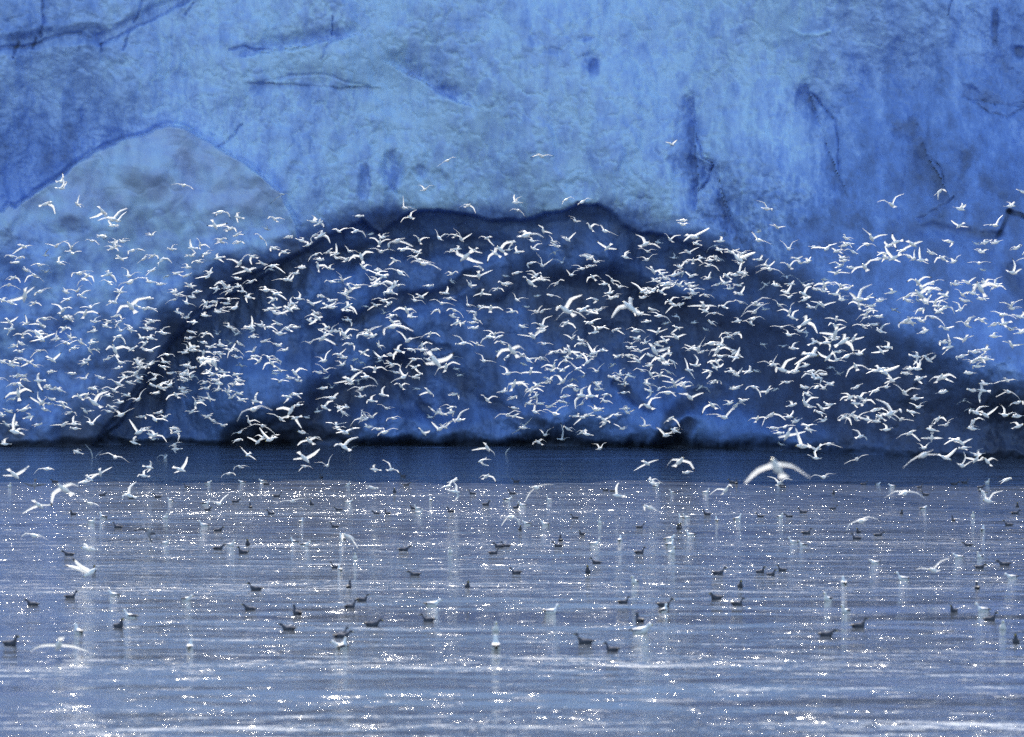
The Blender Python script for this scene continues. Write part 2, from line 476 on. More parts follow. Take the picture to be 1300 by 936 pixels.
WX, WY = np.meshgrid(wx, wy)
sea = grid_obj('water', WX, WY[::-1], WX * 0, m_w, {})
tag(sea, 'rippled grey blue sea glittering in front of the ice', 'water', kind='structure')
# ------------------------------------------------------------------ where the gulls are
# each row: body x y, one wing tip x y, the other wing tip x y, as bearings read off enlarged views
# (origin column, origin row, enlargement); a row that ends in d is a bird in the shade of the cliff
FLY = {
(0, 235, 6.915): '''405 165 460 175 490 250;680 172 690 85 745 195;905 235 790 300 930 290;985 300 870 320 1120 205;1030 315 960 325 1115 235;895 445 860 460 925 470;1000 510 985 465 1040 490;1085 495 1050 480 1120 470;
985 555 925 540 1040 578;105 625 40 637 155 640;205 540 110 610 305 540;495 535 395 518 595 485;635 600 575 585 720 583;525 685 535 625 600 690;345 700 265 708 450 732;230 750 200 715 275 765;115 815 60 835 180 858;
305 795 208 853 390 853;700 775 612 808 825 760;760 800 715 795 830 850;945 785 920 760 1030 853;960 860 870 850 1010 873;1130 800 1080 725 1245 770;1145 850 1020 895 1300 820;1165 575 1115 610 1275 582;1060 645 995 650 1135 635;1260 650 1215 690 1300 610;535 30 555 -65 600 -25''',
(186, 235, 6.915): '''325 3 200 3 420 48;1190 80 1085 170 1255 85 d;640 240 598 272 745 297;1125 300 1055 290 1210 300;1050 385 1040 350 1090 405 d;600 355 525 360 715 342;730 385 665 368 795 408;1010 465 930 430 1058 555;660 500 598 520 720 525;800 505 765 515 865 518;
1120 555 1080 590 1185 565;1210 590 1155 632 1280 582;225 565 180 570 270 520;230 575 200 560 290 578;400 555 375 475 430 600;470 530 435 460 560 550;520 605 490 640 600 575;390 620 335 630 440 600;455 672 385 688 515 662;130 660 100 705 228 683;50 625 0 635 110 655;635 640 630 600 670 680;
815 690 685 650 930 600;1020 690 958 690 1070 705;1110 710 1020 742 1215 778;885 745 755 790 975 740;270 775 230 770 300 800;350 795 320 805 380 795;180 800 215 785 155 835 d;50 750 0 800 75 720;30 850 0 830 70 858;550 770 490 765 580 720;540 800 425 825 590 770;560 820 435 860 600 820;
660 850 590 885 710 895;650 830 620 820 690 828;795 820 765 825 830 835;915 850 850 870 970 840;800 890 780 870 820 895;1220 830 1100 840 1300 775;1250 835 1210 800 1300 780;380 885 325 890 450 890''',
(372, 235, 6.915): '''1155 40 1095 0 1245 5;975 200 960 95 1080 220;1030 285 940 325 1080 220;175 320 175 270 215 300;230 335 240 300 282 378;190 440 170 515 258 445;75 490 60 460 115 515;400 405 350 395 480 380;550 405 470 380 645 460;760 510 655 460 870 475;790 460 755 430 840 420;915 490 840 580 1075 560;
1090 590 1060 595 1135 570;1110 490 1050 435 1200 460;1285 465 1235 380 1400 440;200 610 135 672 260 610;310 585 255 612 368 600;235 655 190 640 268 665;220 715 190 675 325 738;380 640 320 605 470 675;470 655 355 640 560 650;600 635 480 660 705 585;775 585 655 563 910 585;890 660 835 715 955 695;
620 725 580 690 690 710;940 770 795 740 1010 805;1110 660 1000 630 1250 690;1150 690 1020 680 1300 750;745 780 645 745 830 765;790 800 700 870 835 800;430 830 380 760 520 805;340 850 275 855 440 830;400 850 330 840 475 895 d;560 885 475 875 690 885;20 775 -30 790 50 755;880 885 740 880 895 880;1190 885 1155 885 1240 895''',
(558, 235, 6.915): '''250 180 178 197 320 245;675 155 650 85 715 100;1110 130 1080 165 1190 125;1250 150 1212 180 1350 130;1190 315 1140 270 1245 325;190 475 120 380 292 428;420 465 340 470 478 540;230 628 140 580 380 695;490 600 410 680 530 560;540 570 470 590 640 495;610 570 560 600 660 520;600 590 500 600 650 585;
635 500 610 560 650 490;760 440 690 415 935 470;810 490 780 460 905 500;910 400 855 345 1000 440;1000 500 960 440 1055 515;1120 480 1070 448 1200 420;830 560 800 545 900 510;900 705 850 595 1000 650;800 685 780 735 870 680;1010 595 955 640 1080 575 d;360 725 300 715 380 760;345 795 210 793 465 752;
105 780 50 780 170 770;110 850 90 820 150 860 d;560 870 505 860 640 872;580 800 545 795 615 805 d;845 795 760 755 900 780;920 835 885 790 970 845;800 860 720 805 950 840;1160 790 1110 745 1230 745;1250 735 1160 705 1300 730;1280 620 1235 615 1300 660''',
(744, 235, 6.915): '''40 375 0 330 115 352;170 405 120 350 280 447;520 520 440 435 660 550;740 480 685 420 830 438;940 455 860 500 1095 380;970 515 945 530 1010 490;190 550 85 495 285 568;350 635 370 575 385 590;540 585 455 558 620 572;535 655 450 640 630 605;900 590 820 602 995 550;940 665 850 688 1030 680;
1000 645 965 630 1080 670;1080 705 990 712 1175 755;770 640 765 590 815 645 d;635 505 620 520 650 480 d;1180 655 1140 640 1220 680 d;20 640 0 600 70 625;85 675 30 610 160 670;40 710 0 735 100 715;590 755 530 720 700 750;670 780 640 740 720 770;770 790 640 830 830 740;640 850 525 860 740 800;
810 780 780 810 850 750;930 800 860 755 1000 790;1070 820 1005 820 1105 760;1240 800 1200 810 1300 780;1225 860 1170 805 1240 890;1150 875 1100 890 1200 865;230 840 160 780 320 895;60 810 0 850 130 820;160 870 130 840 210 895;770 870 700 880 820 830;700 870 620 880 830 895;940 890 890 895 980 890;1260 585 1220 590 1350 565''',
(930, 235, 6.915): '''300 210 215 135 345 235;390 370 330 348 468 367;230 485 150 405 360 530;225 410 210 395 260 385 d;495 560 410 480 585 480;1000 470 990 430 1075 480;1020 515 940 570 1050 545;1220 465 1150 385 1360 440;830 555 700 555 905 520;720 545 700 560 780 555;920 580 860 555 980 610;1180 520 1090 580 1270 540;
970 640 920 615 1030 630;980 665 930 675 1030 665;50 640 0 575 210 600;90 600 20 575 165 575;70 770 85 665 150 775;20 790 -20 800 60 780;110 790 60 830 120 720;230 655 190 660 260 615;280 700 200 720 325 640;310 715 240 740 380 660;325 740 210 772 455 795;500 715 415 680 595 660;
560 645 505 645 620 625;940 710 845 688 970 715;1040 725 1005 730 1085 725;915 770 825 765 1030 778;1160 720 1040 770 1290 650;810 830 790 835 830 820 d;1160 838 1140 830 1185 825 d;380 880 360 840 430 890;50 880 0 885 95 865;510 870 480 895 535 855;660 880 610 880 715 870;950 890 840 858 1055 890''',
(1112, 235, 6.915): '''140 175 10 145 240 75;555 60 545 130 630 55;735 210 768 158 790 175;1180 185 1145 150 1235 150;1290 60 1275 62 1330 50;1045 355 940 357 1125 262;640 495 595 500 665 545;960 505 940 530 1000 480;920 585 890 560 990 575;880 515 865 520 905 505 d;1230 555 1175 560 1300 535;1200 770 1205 640 1290 740;
180 500 135 425 180 560;320 520 200 600 410 500;230 575 190 620 300 540;160 640 70 545 215 680;70 600 10 625 60 680;90 640 40 600 140 650;400 660 375 545 465 690;330 650 350 560 240 620;290 630 230 615 350 665;590 645 510 680 625 645;680 675 630 650 755 612;905 685 800 685 1020 685;
20 650 0 665 60 650;370 855 270 850 495 808;500 855 440 895 600 838;700 870 645 890 740 850;800 855 730 860 880 815;960 865 940 820 1030 830;1050 875 1000 885 1105 805;935 745 925 740 960 745 d''',
(0, 360, 6.915): '''30 150 0 165 75 135;215 110 60 165 285 40;355 70 290 115 470 40;680 65 590 55 730 10;715 110 685 120 795 55;590 140 530 180 640 125;570 120 555 95 600 130 d;295 175 245 190 365 195;550 235 455 175 630 215;795 210 705 215 880 172;745 265 645 285 880 268;600 305 565 305 640 285;1000 165 930 195 1060 85;
1150 205 1010 255 1290 120;1190 190 1140 230 1270 130;1270 220 1250 225 1300 210;80 335 0 345 165 295;90 400 75 455 100 350;390 310 300 350 520 330;360 360 250 365 400 400;330 440 180 460 410 465;200 455 110 455 280 460;490 480 440 520 500 410;560 400 510 410 630 410;610 470 610 425 690 485;570 520 485 560 640 500;
600 530 540 510 680 500;715 520 715 490 755 545;650 570 600 610 710 545;810 520 780 540 840 490;790 590 780 550 880 605;190 530 150 525 215 540;120 550 95 545 150 565;170 595 125 600 225 575;340 590 265 655 430 620;250 690 180 735 300 665;455 670 395 670 545 608;30 690 0 700 85 675;105 690 75 690 190 710;
115 720 110 745 125 670;450 775 415 795 485 775;630 790 595 795 660 800;770 670 715 735 790 630;735 700 705 685 775 720;950 660 915 690 990 635;1060 695 990 620 1175 685;1210 680 1185 700 1240 655;1010 585 915 575 1150 575;1160 575 1110 550 1175 600;1040 465 980 525 1110 550;950 335 900 320 1030 330;930 375 895 380 985 340;
1060 415 1005 355 1150 385;1150 410 1120 390 1155 435;1275 390 1260 355 1300 400;1250 480 1205 440 1300 470;1270 530 1210 530 1300 520;1270 580 1225 565 1300 600;740 835 640 845 795 780;1040 880 930 840 1160 810;880 825 835 815 930 830;1190 790 1045 793 1300 740;1220 830 1170 870 1250 830;1220 735 1175 745 1250 720;
200 810 130 840 245 795;220 845 165 855 250 860;130 885 60 895 190 885''',
(186, 360, 6.915): '''370 15 320 25 480 60;440 75 400 110 470 65;280 95 230 95 330 110;250 140 165 182 325 115;350 170 350 105 440 210;520 185 465 210 480 150;590 160 560 170 610 205;550 205 500 210 600 195;280 255 285 215 310 290;350 300 320 290 405 245;410 340 400 320 415 370;730 60 640 100 800 30;840 70 800 10 885 105;720 140 620 135 820 135;
700 175 680 190 740 150;770 215 640 245 820 160;630 250 605 240 650 265;680 15 590 15 680 50;1050 60 975 40 1190 95;1140 90 1080 70 1240 160;1110 145 1050 125 1150 150;1130 215 1045 220 1200 210;1180 260 1110 240 1240 290;1240 210 1200 230 1240 165;760 400 665 345 820 430;720 380 690 335 780 400;740 420 665 410 825 425;
910 390 930 285 830 400;1000 370 1000 325 1040 375;1150 350 1080 370 1200 370;1170 440 1110 420 1300 370;1040 505 1005 520 1085 515;1150 540 1115 535 1190 535;395 425 345 425 435 450;380 480 335 490 415 470;510 445 455 465 590 470;500 520 475 520 520 535;570 555 510 550 620 565;655 545 640 490 690 550;360 580 305 525 430 610;
330 605 305 625 360 590;410 560 380 510 450 600;500 610 410 600 600 625;500 665 430 670 640 685;590 665 560 680 630 650;590 700 460 720 620 720;550 770 495 785 610 700;580 800 510 790 640 830;680 815 600 810 760 830;790 800 775 785 800 830;650 770 620 740 680 800 d;780 580 705 655 855 635;940 590 955 545 860 610;
950 640 920 665 990 640;820 530 785 520 855 545;180 625 95 655 250 648;160 690 130 650 200 715;150 730 105 720 165 770;350 720 300 720 380 690;400 740 345 735 435 745;320 830 265 850 370 865;315 800 290 820 350 810;400 820 380 800 460 850 d;70 800 0 790 150 820;60 840 0 870 110 800;30 590 0 595 125 550;30 710 0 740 50 690;
170 870 110 895 210 848;40 330 0 310 140 330;30 400 0 420 70 390;130 430 75 440 205 375;160 440 120 400 215 440;40 220 0 212 100 250;20 130 0 120 65 145;40 480 0 500 75 460;1070 650 1010 630 1150 660;1100 700 1015 755 1180 710;1150 670 1070 670 1180 710;1170 760 1100 770 1250 770;1130 790 1095 765 1150 815 d;
1180 855 1090 840 1250 860;1260 830 1230 800 1300 830;770 880 720 890 860 890;810 850 780 870 830 830;510 870 455 875 570 890;630 880 625 860 640 895;830 720 780 725 890 735 d''',
(372, 360, 6.915): '''50 135 50 70 110 150;160 175 120 165 260 155;480 125 385 80 565 150;340 150 300 130 390 150;300 200 230 225 395 155;350 210 290 220 455 175;480 240 420 220 540 260;870 80 870 15 910 100;830 80 800 110 880 20;800 150 690 150 930 145;720 190 655 240 790 190;740 210 700 265 780 180;840 180 750 150 870 175;800 260 745 220 885 260 d;
1000 240 870 242 1085 250;1040 295 1005 300 1080 250;560 35 475 45 690 20;500 40 460 10 600 35;720 15 690 10 840 35;1190 40 1155 40 1290 45;1120 115 1075 130 1190 80;180 275 90 310 260 300;210 300 130 375 265 300;480 320 440 295 515 390;20 385 0 375 75 395;20 220 0 195 40 230;290 390 230 350 320 400;310 400 280 330 420 460;
280 440 210 405 360 465;380 420 330 410 420 460;260 480 150 540 390 555;150 520 70 520 230 490;450 450 390 395 570 405;470 475 425 490 520 460;640 450 555 480 780 370;700 465 650 440 740 455;880 375 785 460 1055 425;950 380 930 335 1000 405;870 335 840 330 950 335;1010 500 905 415 1130 465;500 530 435 550 540 590;755 550 745 500 820 580;
620 605 580 590 680 650;400 625 345 630 470 575;270 680 200 645 340 580;430 715 370 680 470 675;540 670 515 670 570 675 d;600 695 550 700 635 725 d;770 650 695 590 830 645;860 630 830 625 910 625;760 680 710 650 800 700 d;860 705 800 705 930 715;280 765 190 705 380 745;720 750 610 742 830 762;540 760 505 715 610 770;
490 850 360 880 615 770;500 880 470 890 560 850;640 820 560 790 750 890;620 800 510 740 690 800;900 780 830 770 930 800;970 820 960 690 840 885;1070 735 1020 718 1135 805;1065 825 1030 820 1115 850;1160 620 1160 530 1250 640;1130 550 1095 585 1225 525;1030 580 1000 590 1080 620;1190 670 1145 660 1250 640;1250 680 1145 715 1426 617;
1250 580 1220 600 1290 590;1340 735 1245 805 1470 705;20 790 0 770 125 755;40 850 10 820 80 870;290 830 260 820 330 800 d''',
(558, 360, 6.915): '''50 85 15 95 75 25;90 130 25 135 150 155;20 175 -90 150 135 195;130 235 55 240 210 305;250 190 235 105 330 210;370 85 285 125 470 105;500 50 430 80 570 70;290 250 260 260 320 300;450 220 330 235 575 245;360 205 330 205 400 190 d;680 145 630 80 780 135;980 105 945 110 1075 140;860 110 830 120 890 105 d;760 205 725 210 790 210 d;
850 250 760 235 915 190;900 245 800 275 980 225;1110 235 1015 228 1245 95;1150 250 1020 325 1290 310;1260 230 1210 240 1390 275;1110 350 1050 385 1210 405;1170 480 1085 450 1210 410;1240 500 1215 465 1300 510;1230 530 1180 570 1290 540;320 320 300 265 370 355;290 345 240 345 340 350;190 350 130 375 240 330;150 345 145 320 190 375;
300 390 255 400 340 390;730 380 700 370 785 370;900 370 800 350 985 280;900 400 820 480 960 380;820 465 685 452 940 405;480 450 385 410 575 430;440 470 350 540 490 450;520 470 480 500 560 460;330 535 255 505 400 560;210 525 110 450 305 555;180 530 135 540 250 520;550 520 470 535 645 560;390 680 320 610 500 695;640 590 480 660 760 600;
600 640 575 690 680 610;720 630 650 600 770 680;780 670 720 620 910 685;920 530 850 525 1010 545;980 610 920 645 1065 610;1140 590 1075 565 1250 610;1230 640 1160 590 1280 660;600 790 535 720 730 795;800 775 700 795 900 790;1000 730 890 735 1040 665;980 760 930 765 1030 740;1070 760 1050 780 1155 720;1110 680 1035 730 1200 740;
1210 750 1150 700 1285 805;1080 860 990 805 1180 765;960 840 895 885 1000 820;940 870 900 880 975 880;710 880 630 895 785 890;100 650 30 660 215 660 d;150 750 130 740 175 775 d;180 805 145 800 210 815 d;740 710 705 710 760 715 d;590 5 540 10 640 5;520 595 500 595 540 600 d''',
(744, 360, 6.915): '''205 85 190 5 255 65;300 30 240 0 385 45;220 130 145 118 325 95;390 210 215 290 410 130;50 245 0 250 115 275;30 345 0 360 135 310;75 430 55 365 115 430;130 390 95 380 200 405;265 405 230 435 340 455;430 410 355 405 525 435;590 60 475 45 640 40;660 75 620 80 750 30;540 80 530 105 600 60;760 20 720 10 820 65;930 65 850 60 1040 48;
940 90 910 95 1000 85;890 125 850 145 945 115;1050 105 990 118 1140 145;1150 15 1085 55 1240 10;1260 45 1225 10 1300 35;740 160 690 180 815 120;770 190 700 265 830 220;830 185 790 195 865 180;1030 195 890 205 1150 212;1210 205 1150 215 1300 155;580 230 545 225 640 250;640 285 550 250 750 345;650 290 575 320 720 230;
535 335 500 325 570 345;790 290 770 270 820 335 d;700 350 670 350 730 350 d;1100 345 1080 320 1150 350;1050 405 1015 385 1085 410 d;630 425 530 410 715 402;800 390 745 445 860 390;790 470 665 470 885 450;780 490 720 460 810 520;1240 440 1165 475 1300 450;400 530 320 522 480 505;420 550 390 520 450 575;525 520 470 530 550 460;
690 500 610 520 730 490;630 540 600 580 680 500;470 595 395 595 560 570;600 590 560 540 760 560;610 610 560 630 650 600;720 615 700 570 745 640;670 660 555 710 740 620;640 670 600 680 700 640;760 685 715 690 780 745;985 580 860 538 1050 470;1100 525 1015 560 1250 560;1020 600 980 620 1080 590;1150 590 1070 650 1290 590;
1180 640 1120 620 1300 640;1150 690 1050 700 1210 690;1130 735 1105 745 1220 700;70 610 0 520 100 545;40 640 0 650 95 640;280 640 235 630 310 640;370 640 310 660 430 650;450 680 370 690 530 615;420 640 330 640 480 690;90 770 15 745 165 700;300 800 225 795 335 745;270 840 225 820 330 850;230 720 190 720 270 715 d;380 810 400 795 330 895;
490 765 410 765 570 790;900 760 860 655 945 835;960 720 955 620 1005 720;650 805 560 840 750 835;570 800 555 790 650 800;770 870 670 860 870 825;860 880 800 890 940 880;540 880 515 845 550 830;1130 855 1050 890 1200 895;1270 770 1230 748 1300 810;100 870 60 880 140 860''',
(930, 360, 6.915): '''30 30 0 40 90 5;60 90 20 95 110 25;400 30 340 25 450 60;470 80 430 60 530 5;500 120 415 105 565 85;630 95 590 90 705 15;740 50 700 45 775 45;795 65 770 70 850 15;1000 45 860 5 1055 25;1110 140 1010 90 1220 5;1130 160 1040 215 1170 140;1110 190 1000 185 1180 235;1220 195 1175 210 1255 180;70 165 0 160 140 200;200 175 85 275 340 130;
230 190 160 165 265 175;410 190 350 140 480 205;500 250 390 240 550 160;525 300 490 290 575 230;790 190 690 160 910 165;800 205 680 245 910 255;180 310 110 325 290 320;160 330 190 395 240 300;910 315 805 310 1005 350;640 345 620 295 755 430;640 430 620 400 640 480 d;430 385 325 378 535 365;490 450 440 400 600 460;900 375 840 365 1000 375;
900 440 760 440 1000 385;1170 275 1080 320 1285 240;1200 295 1115 350 1300 295;1150 375 1035 375 1230 400;1240 360 1180 380 1300 350;30 440 0 450 90 490;20 610 0 590 95 655;20 650 70 560 0 690;270 535 245 535 300 580 d;450 550 390 545 490 545 d;530 570 500 570 585 505;710 520 680 490 775 550;820 520 795 460 860 590;970 510 960 450 1080 610;
1060 490 1000 520 1175 470;1060 480 1020 480 1140 405;930 600 900 620 1000 600;690 625 550 720 740 560;840 650 740 605 900 690;920 670 870 590 1000 690;1000 640 950 670 1130 630;1110 620 1070 590 1180 575;340 715 220 695 400 620;370 715 320 690 430 740;440 760 380 780 550 645;540 775 500 780 620 660;30 800 0 770 95 740;140 775 100 800 155 720;
210 770 180 775 245 775 d;710 810 595 825 830 775;750 830 720 800 770 880;1080 730 990 820 1200 755;1250 765 1170 795 1300 755;860 740 830 740 900 775 d;930 790 900 800 980 775 d;850 880 825 895 885 860''',
(1112, 360, 6.915): '''400 40 360 10 510 5;470 65 430 80 590 65;280 110 175 155 380 110;280 150 240 150 345 165;390 100 320 110 560 50;430 165 400 130 500 90;550 200 500 180 630 130;600 210 550 220 695 270;520 170 420 180 630 170;740 230 675 155 800 190;760 100 690 45 840 95;850 85 800 100 900 50;920 45 870 50 1080 20;680 20 640 25 760 20;40 150 0 155 70 130;
160 230 120 215 220 265 d;20 290 0 290 45 292;1190 190 1080 170 1290 140;1200 220 1140 210 1300 215;1110 275 1005 250 1250 325;1260 290 1240 300 1290 250;265 330 185 395 420 300;310 340 200 350 345 355;390 325 350 310 440 320;500 295 430 325 605 375;610 395 550 390 700 378;800 365 700 340 850 298;930 325 860 335 980 330;1040 360 1000 370 1110 370;
1130 350 1110 300 1185 410;1180 400 1100 370 1240 400;1270 430 1210 400 1300 420;40 420 0 400 125 345;245 460 190 515 305 425 d;100 560 75 505 155 580;640 560 635 440 600 625;600 515 565 555 640 510;780 490 675 480 865 460;690 590 670 605 760 610 d;1040 465 1005 460 1090 435;1190 540 1120 510 1300 540;350 640 335 600 330 720;430 640 370 720 520 610;
460 670 430 640 535 625;360 750 340 680 400 670;300 750 265 740 340 750;265 790 220 800 305 785;750 640 700 675 800 625;660 680 625 705 700 670 d;850 690 760 670 920 670;880 670 820 710 995 610;955 580 970 535 950 640;970 660 960 700 990 640;60 770 10 780 215 730;90 770 40 740 150 850;140 850 70 890 225 825;560 830 455 860 715 825;600 825 540 815 685 875;
1150 850 1035 885 1245 855;955 880 950 855 960 895''',
(0, 485, 6.915): '''175 25 55 40 160 95;160 105 35 145 300 85;110 150 65 175 170 120;370 180 325 65 250 130;380 190 350 225 490 200;450 150 420 150 490 145;560 210 480 205 635 245;540 180 500 175 600 210;410 45 395 45 430 40;455 60 410 70 500 40;525 70 505 75 550 55;540 85 505 95 580 65;190 250 140 265 270 190;220 240 180 250 285 235;255 310 240 270 265 340;
135 440 130 275 225 425;75 255 35 265 110 250;60 375 0 370 140 370;10 290 0 265 20 310;330 375 300 395 385 370;560 375 440 385 650 375;655 370 650 295 700 360;660 410 615 415 700 405;800 365 745 300 890 290;45 545 10 525 75 490;680 615 640 640 720 600;815 675 755 545 905 595 d;1010 660 870 642 1125 708;125 815 15 830 265 740;410 765 295 810 460 775;
880 800 760 830 980 755;790 850 690 890 850 820;700 130 615 145 800 105;760 120 700 140 840 115;830 185 740 140 945 75;820 60 780 75 870 45;1000 75 880 60 1105 50;950 120 870 165 990 115;980 225 920 220 1045 225;1110 115 1065 130 1140 100;1050 180 1000 165 1080 180;955 260 880 258 1000 280;1060 290 1000 255 1180 232;1210 155 1120 160 1285 55;
1245 305 1190 312 1280 335;1180 535 1205 470 1210 520;1270 415 1250 420 1300 415;1265 825 1195 835 1300 760''',
(186, 485, 6.915): '''120 50 75 55 180 0;260 115 155 170 370 145;330 90 295 75 405 78;430 190 395 125 530 205;410 190 355 195 460 220;400 260 335 265 460 262;550 140 445 130 615 160;520 55 455 70 570 25;625 70 570 75 630 0;710 85 720 20 755 85;800 20 740 10 865 30;810 100 765 115 850 85;70 325 10 290 190 350;160 310 90 310 215 285;70 470 0 420 180 525;
265 440 250 395 280 520;245 550 200 575 325 535;260 590 260 625 275 560;240 410 215 450 275 400;580 340 530 320 620 365;940 240 795 350 1095 250;960 170 980 80 930 210;900 350 865 295 1000 355;1020 385 890 395 1125 460;820 440 735 475 885 405;800 510 770 535 845 515;980 525 880 488 1045 498;890 640 820 570 965 690;820 745 755 780 910 750;
720 805 650 850 790 830;890 780 880 760 895 805 d;295 770 370 660 240 805;165 660 165 635 80 668 d;560 715 550 700 590 710 d;20 750 40 690 5 800;1180 325 1055 275 1300 310;1265 255 1120 240 1300 225;1240 130 1210 190 1290 95''',
(372, 485, 6.915): '''40 205 0 235 90 175;25 315 0 305 70 410;30 110 0 95 65 145;340 140 200 155 405 100;280 225 250 235 370 160;400 230 370 190 490 240;440 270 380 260 480 290;600 320 615 235 500 390;640 325 560 320 600 240;380 375 290 360 475 360;390 405 330 410 480 410;450 440 390 450 590 410;665 395 630 380 700 390;880 320 808 355 965 322;690 165 638 190 720 110;
790 115 800 35 840 130;590 130 545 80 650 130;600 60 480 75 740 35;340 50 290 15 400 25 d;950 40 880 22 1025 20;1090 60 1055 70 1125 70 d;180 495 105 520 250 510;450 570 360 560 570 480;500 600 420 625 570 560 d;100 670 0 690 245 595;300 735 190 708 350 635;100 740 40 800 185 770;720 770 722 720 725 800;860 770 790 680 935 800;1270 270 1185 220 1290 220;1291 412 1210 350 1396 340''',
(558, 485, 6.915): '''125 110 80 105 175 155;420 160 350 113 530 135;640 140 600 145 685 145;650 25 595 80 780 40;800 75 745 90 855 40;840 125 865 90 860 190;790 190 745 225 840 150;880 190 860 200 930 185;840 265 840 200 950 275;970 215 930 210 1025 225;1015 280 900 243 1130 205;600 290 475 325 720 265;660 300 600 300 750 330;655 230 620 235 700 240;100 225 10 215 155 235;
95 270 70 225 120 305;20 280 0 230 50 295;165 335 130 355 255 230;40 395 0 410 120 345;740 385 635 460 820 310 d;930 465 865 415 1000 400;870 530 810 550 935 525;420 580 285 608 490 660;370 690 455 685 430 745;585 645 615 575 630 655 d;410 830 340 850 505 885;120 870 85 895 155 855;1150 35 1060 110 1215 45;1190 70 1150 30 1260 95;1095 130 1065 150 1130 115;
1100 180 1085 150 1120 200 d;1250 120 1185 235 1295 40;1250 190 1190 230 1300 130;1195 300 1165 315 1220 270;1250 310 1180 380 1300 280;1250 440 1200 440 1300 430;930 15 895 5 970 15;1070 775 1070 765 1105 775 d''',
(744, 485, 6.915): '''45 125 40 10 0 160;330 95 295 100 390 100;100 30 70 20 150 40;110 65 75 65 155 80;335 20 325 0 345 40;170 170 115 150 230 190;110 245 65 200 155 265;20 290 0 300 90 300;150 330 95 315 245 285;160 365 110 375 225 365;270 290 190 310 330 280;360 265 325 225 435 240;545 215 460 230 650 130;720 95 585 145 790 130;560 80 520 20 530 150;640 60 560 30 720 60;
780 30 700 60 850 10;860 40 800 30 945 30;910 135 800 105 1050 95;1130 10 1050 30 1215 45;1000 50 970 40 1100 95 d;510 385 485 305 575 385;705 465 600 395 845 415;120 585 55 542 185 530;530 715 425 785 640 685;820 700 700 750 965 785;885 795 845 798 935 790;1110 205 1010 290 1185 250;1210 310 1055 290 1300 220;1255 190 1210 160 1300 165;
10 460 0 430 40 470;580 870 560 850 660 885''',
(930, 485, 6.915): '''40 50 0 40 60 45;190 45 105 80 250 155;375 68 335 78 415 70 d;740 45 665 80 830 75;800 55 715 15 885 0;635 50 600 45 670 55;640 190 615 115 755 130;660 110 615 120 690 105;520 205 475 170 570 200;780 230 750 215 870 215;770 270 700 265 795 315;1090 45 1030 68 1145 20;1030 135 930 170 1105 160;1085 190 1070 160 1105 240;1160 170 1100 200 1260 190;
1250 80 1205 120 1300 60;1085 325 965 285 1200 258;1180 330 1150 295 1200 365;1250 245 1215 265 1300 240;1260 345 1215 360 1300 310;30 210 0 250 120 200;215 325 125 355 320 325;340 290 260 385 475 335;560 345 520 355 575 315;460 395 385 425 550 385;615 565 545 410 655 575;650 385 600 380 745 380;480 465 390 490 645 445;410 450 340 437 450 458;
430 550 395 545 480 565 d;740 590 650 545 780 595;845 545 750 580 965 580;735 670 735 580 655 640;1120 480 1050 415 1180 510;1090 680 985 722 1195 640;390 750 100 885 665 825 n;410 890 305 825 530 858;800 835 670 843 900 808''',
(1112, 485, 6.915): '''90 45 0 85 160 0;250 95 155 15 390 60;375 220 290 185 440 170;585 90 550 90 620 85;620 215 605 140 660 210 d;770 165 705 205 840 195 d;850 75 800 75 900 75;940 75 950 0 905 185;1160 85 1065 135 1265 160;20 240 0 240 100 260;40 310 0 330 100 285;320 265 260 258 330 300;220 330 110 285 335 345;90 420 50 355 170 408;540 330 480 380 630 340;490 420 485 380 530 435;
620 375 525 390 700 315;880 270 800 275 990 210;960 290 880 260 1075 220;850 355 835 380 960 330;850 410 815 405 900 395;1130 290 1080 190 1260 285;1250 390 1175 360 1300 380;300 450 175 500 390 525;490 490 390 500 590 500;420 580 345 535 505 525;690 510 600 555 750 505;750 535 700 530 850 500;420 640 230 755 570 645 n;610 665 595 660 720 585;
770 580 730 590 820 610;755 735 765 590 880 690;900 640 820 615 925 585;880 680 770 670 960 690;980 700 910 685 1060 685;1140 860 1090 895 1205 860;240 810 170 825 325 800 d''',
(0, 0, 1.0): '''77 231 80 219 86 231;568 204 555 212 580 200;687 198 674 200 704 199;852 183 845 180 860 178''',
(0, 560, 2.955): '''130 165 85 160 170 165 g;240 180 185 245 310 175;320 155 290 170 345 135;145 240 85 275 200 240;340 235 290 220 375 245;485 205 508 152 460 215;820 235 860 200 780 225;1100 225 1050 230 1160 215;560 350 500 335 592 372 g;130 355 80 360 180 375;340 492 240 470 275 442 g;220 765 115 790 330 795 g;335 405 310 400 370 400''',
(430, 560, 2.955): '''125 175 100 175 150 182;410 170 380 180 440 150;435 190 430 152 440 225;740 175 700 230 810 165;1048 205 1045 155 1065 215;1180 160 1170 145 1225 165;645 285 612 320 680 320;40 360 5 375 70 400;1165 250 1145 262 1185 255''',
(860, 560, 2.955): '''180 185 120 200 210 170;850 195 780 215 930 215;1165 225 1145 185 1220 185;690 300 625 350 765 300;960 485 890 485 1030 435''',
}
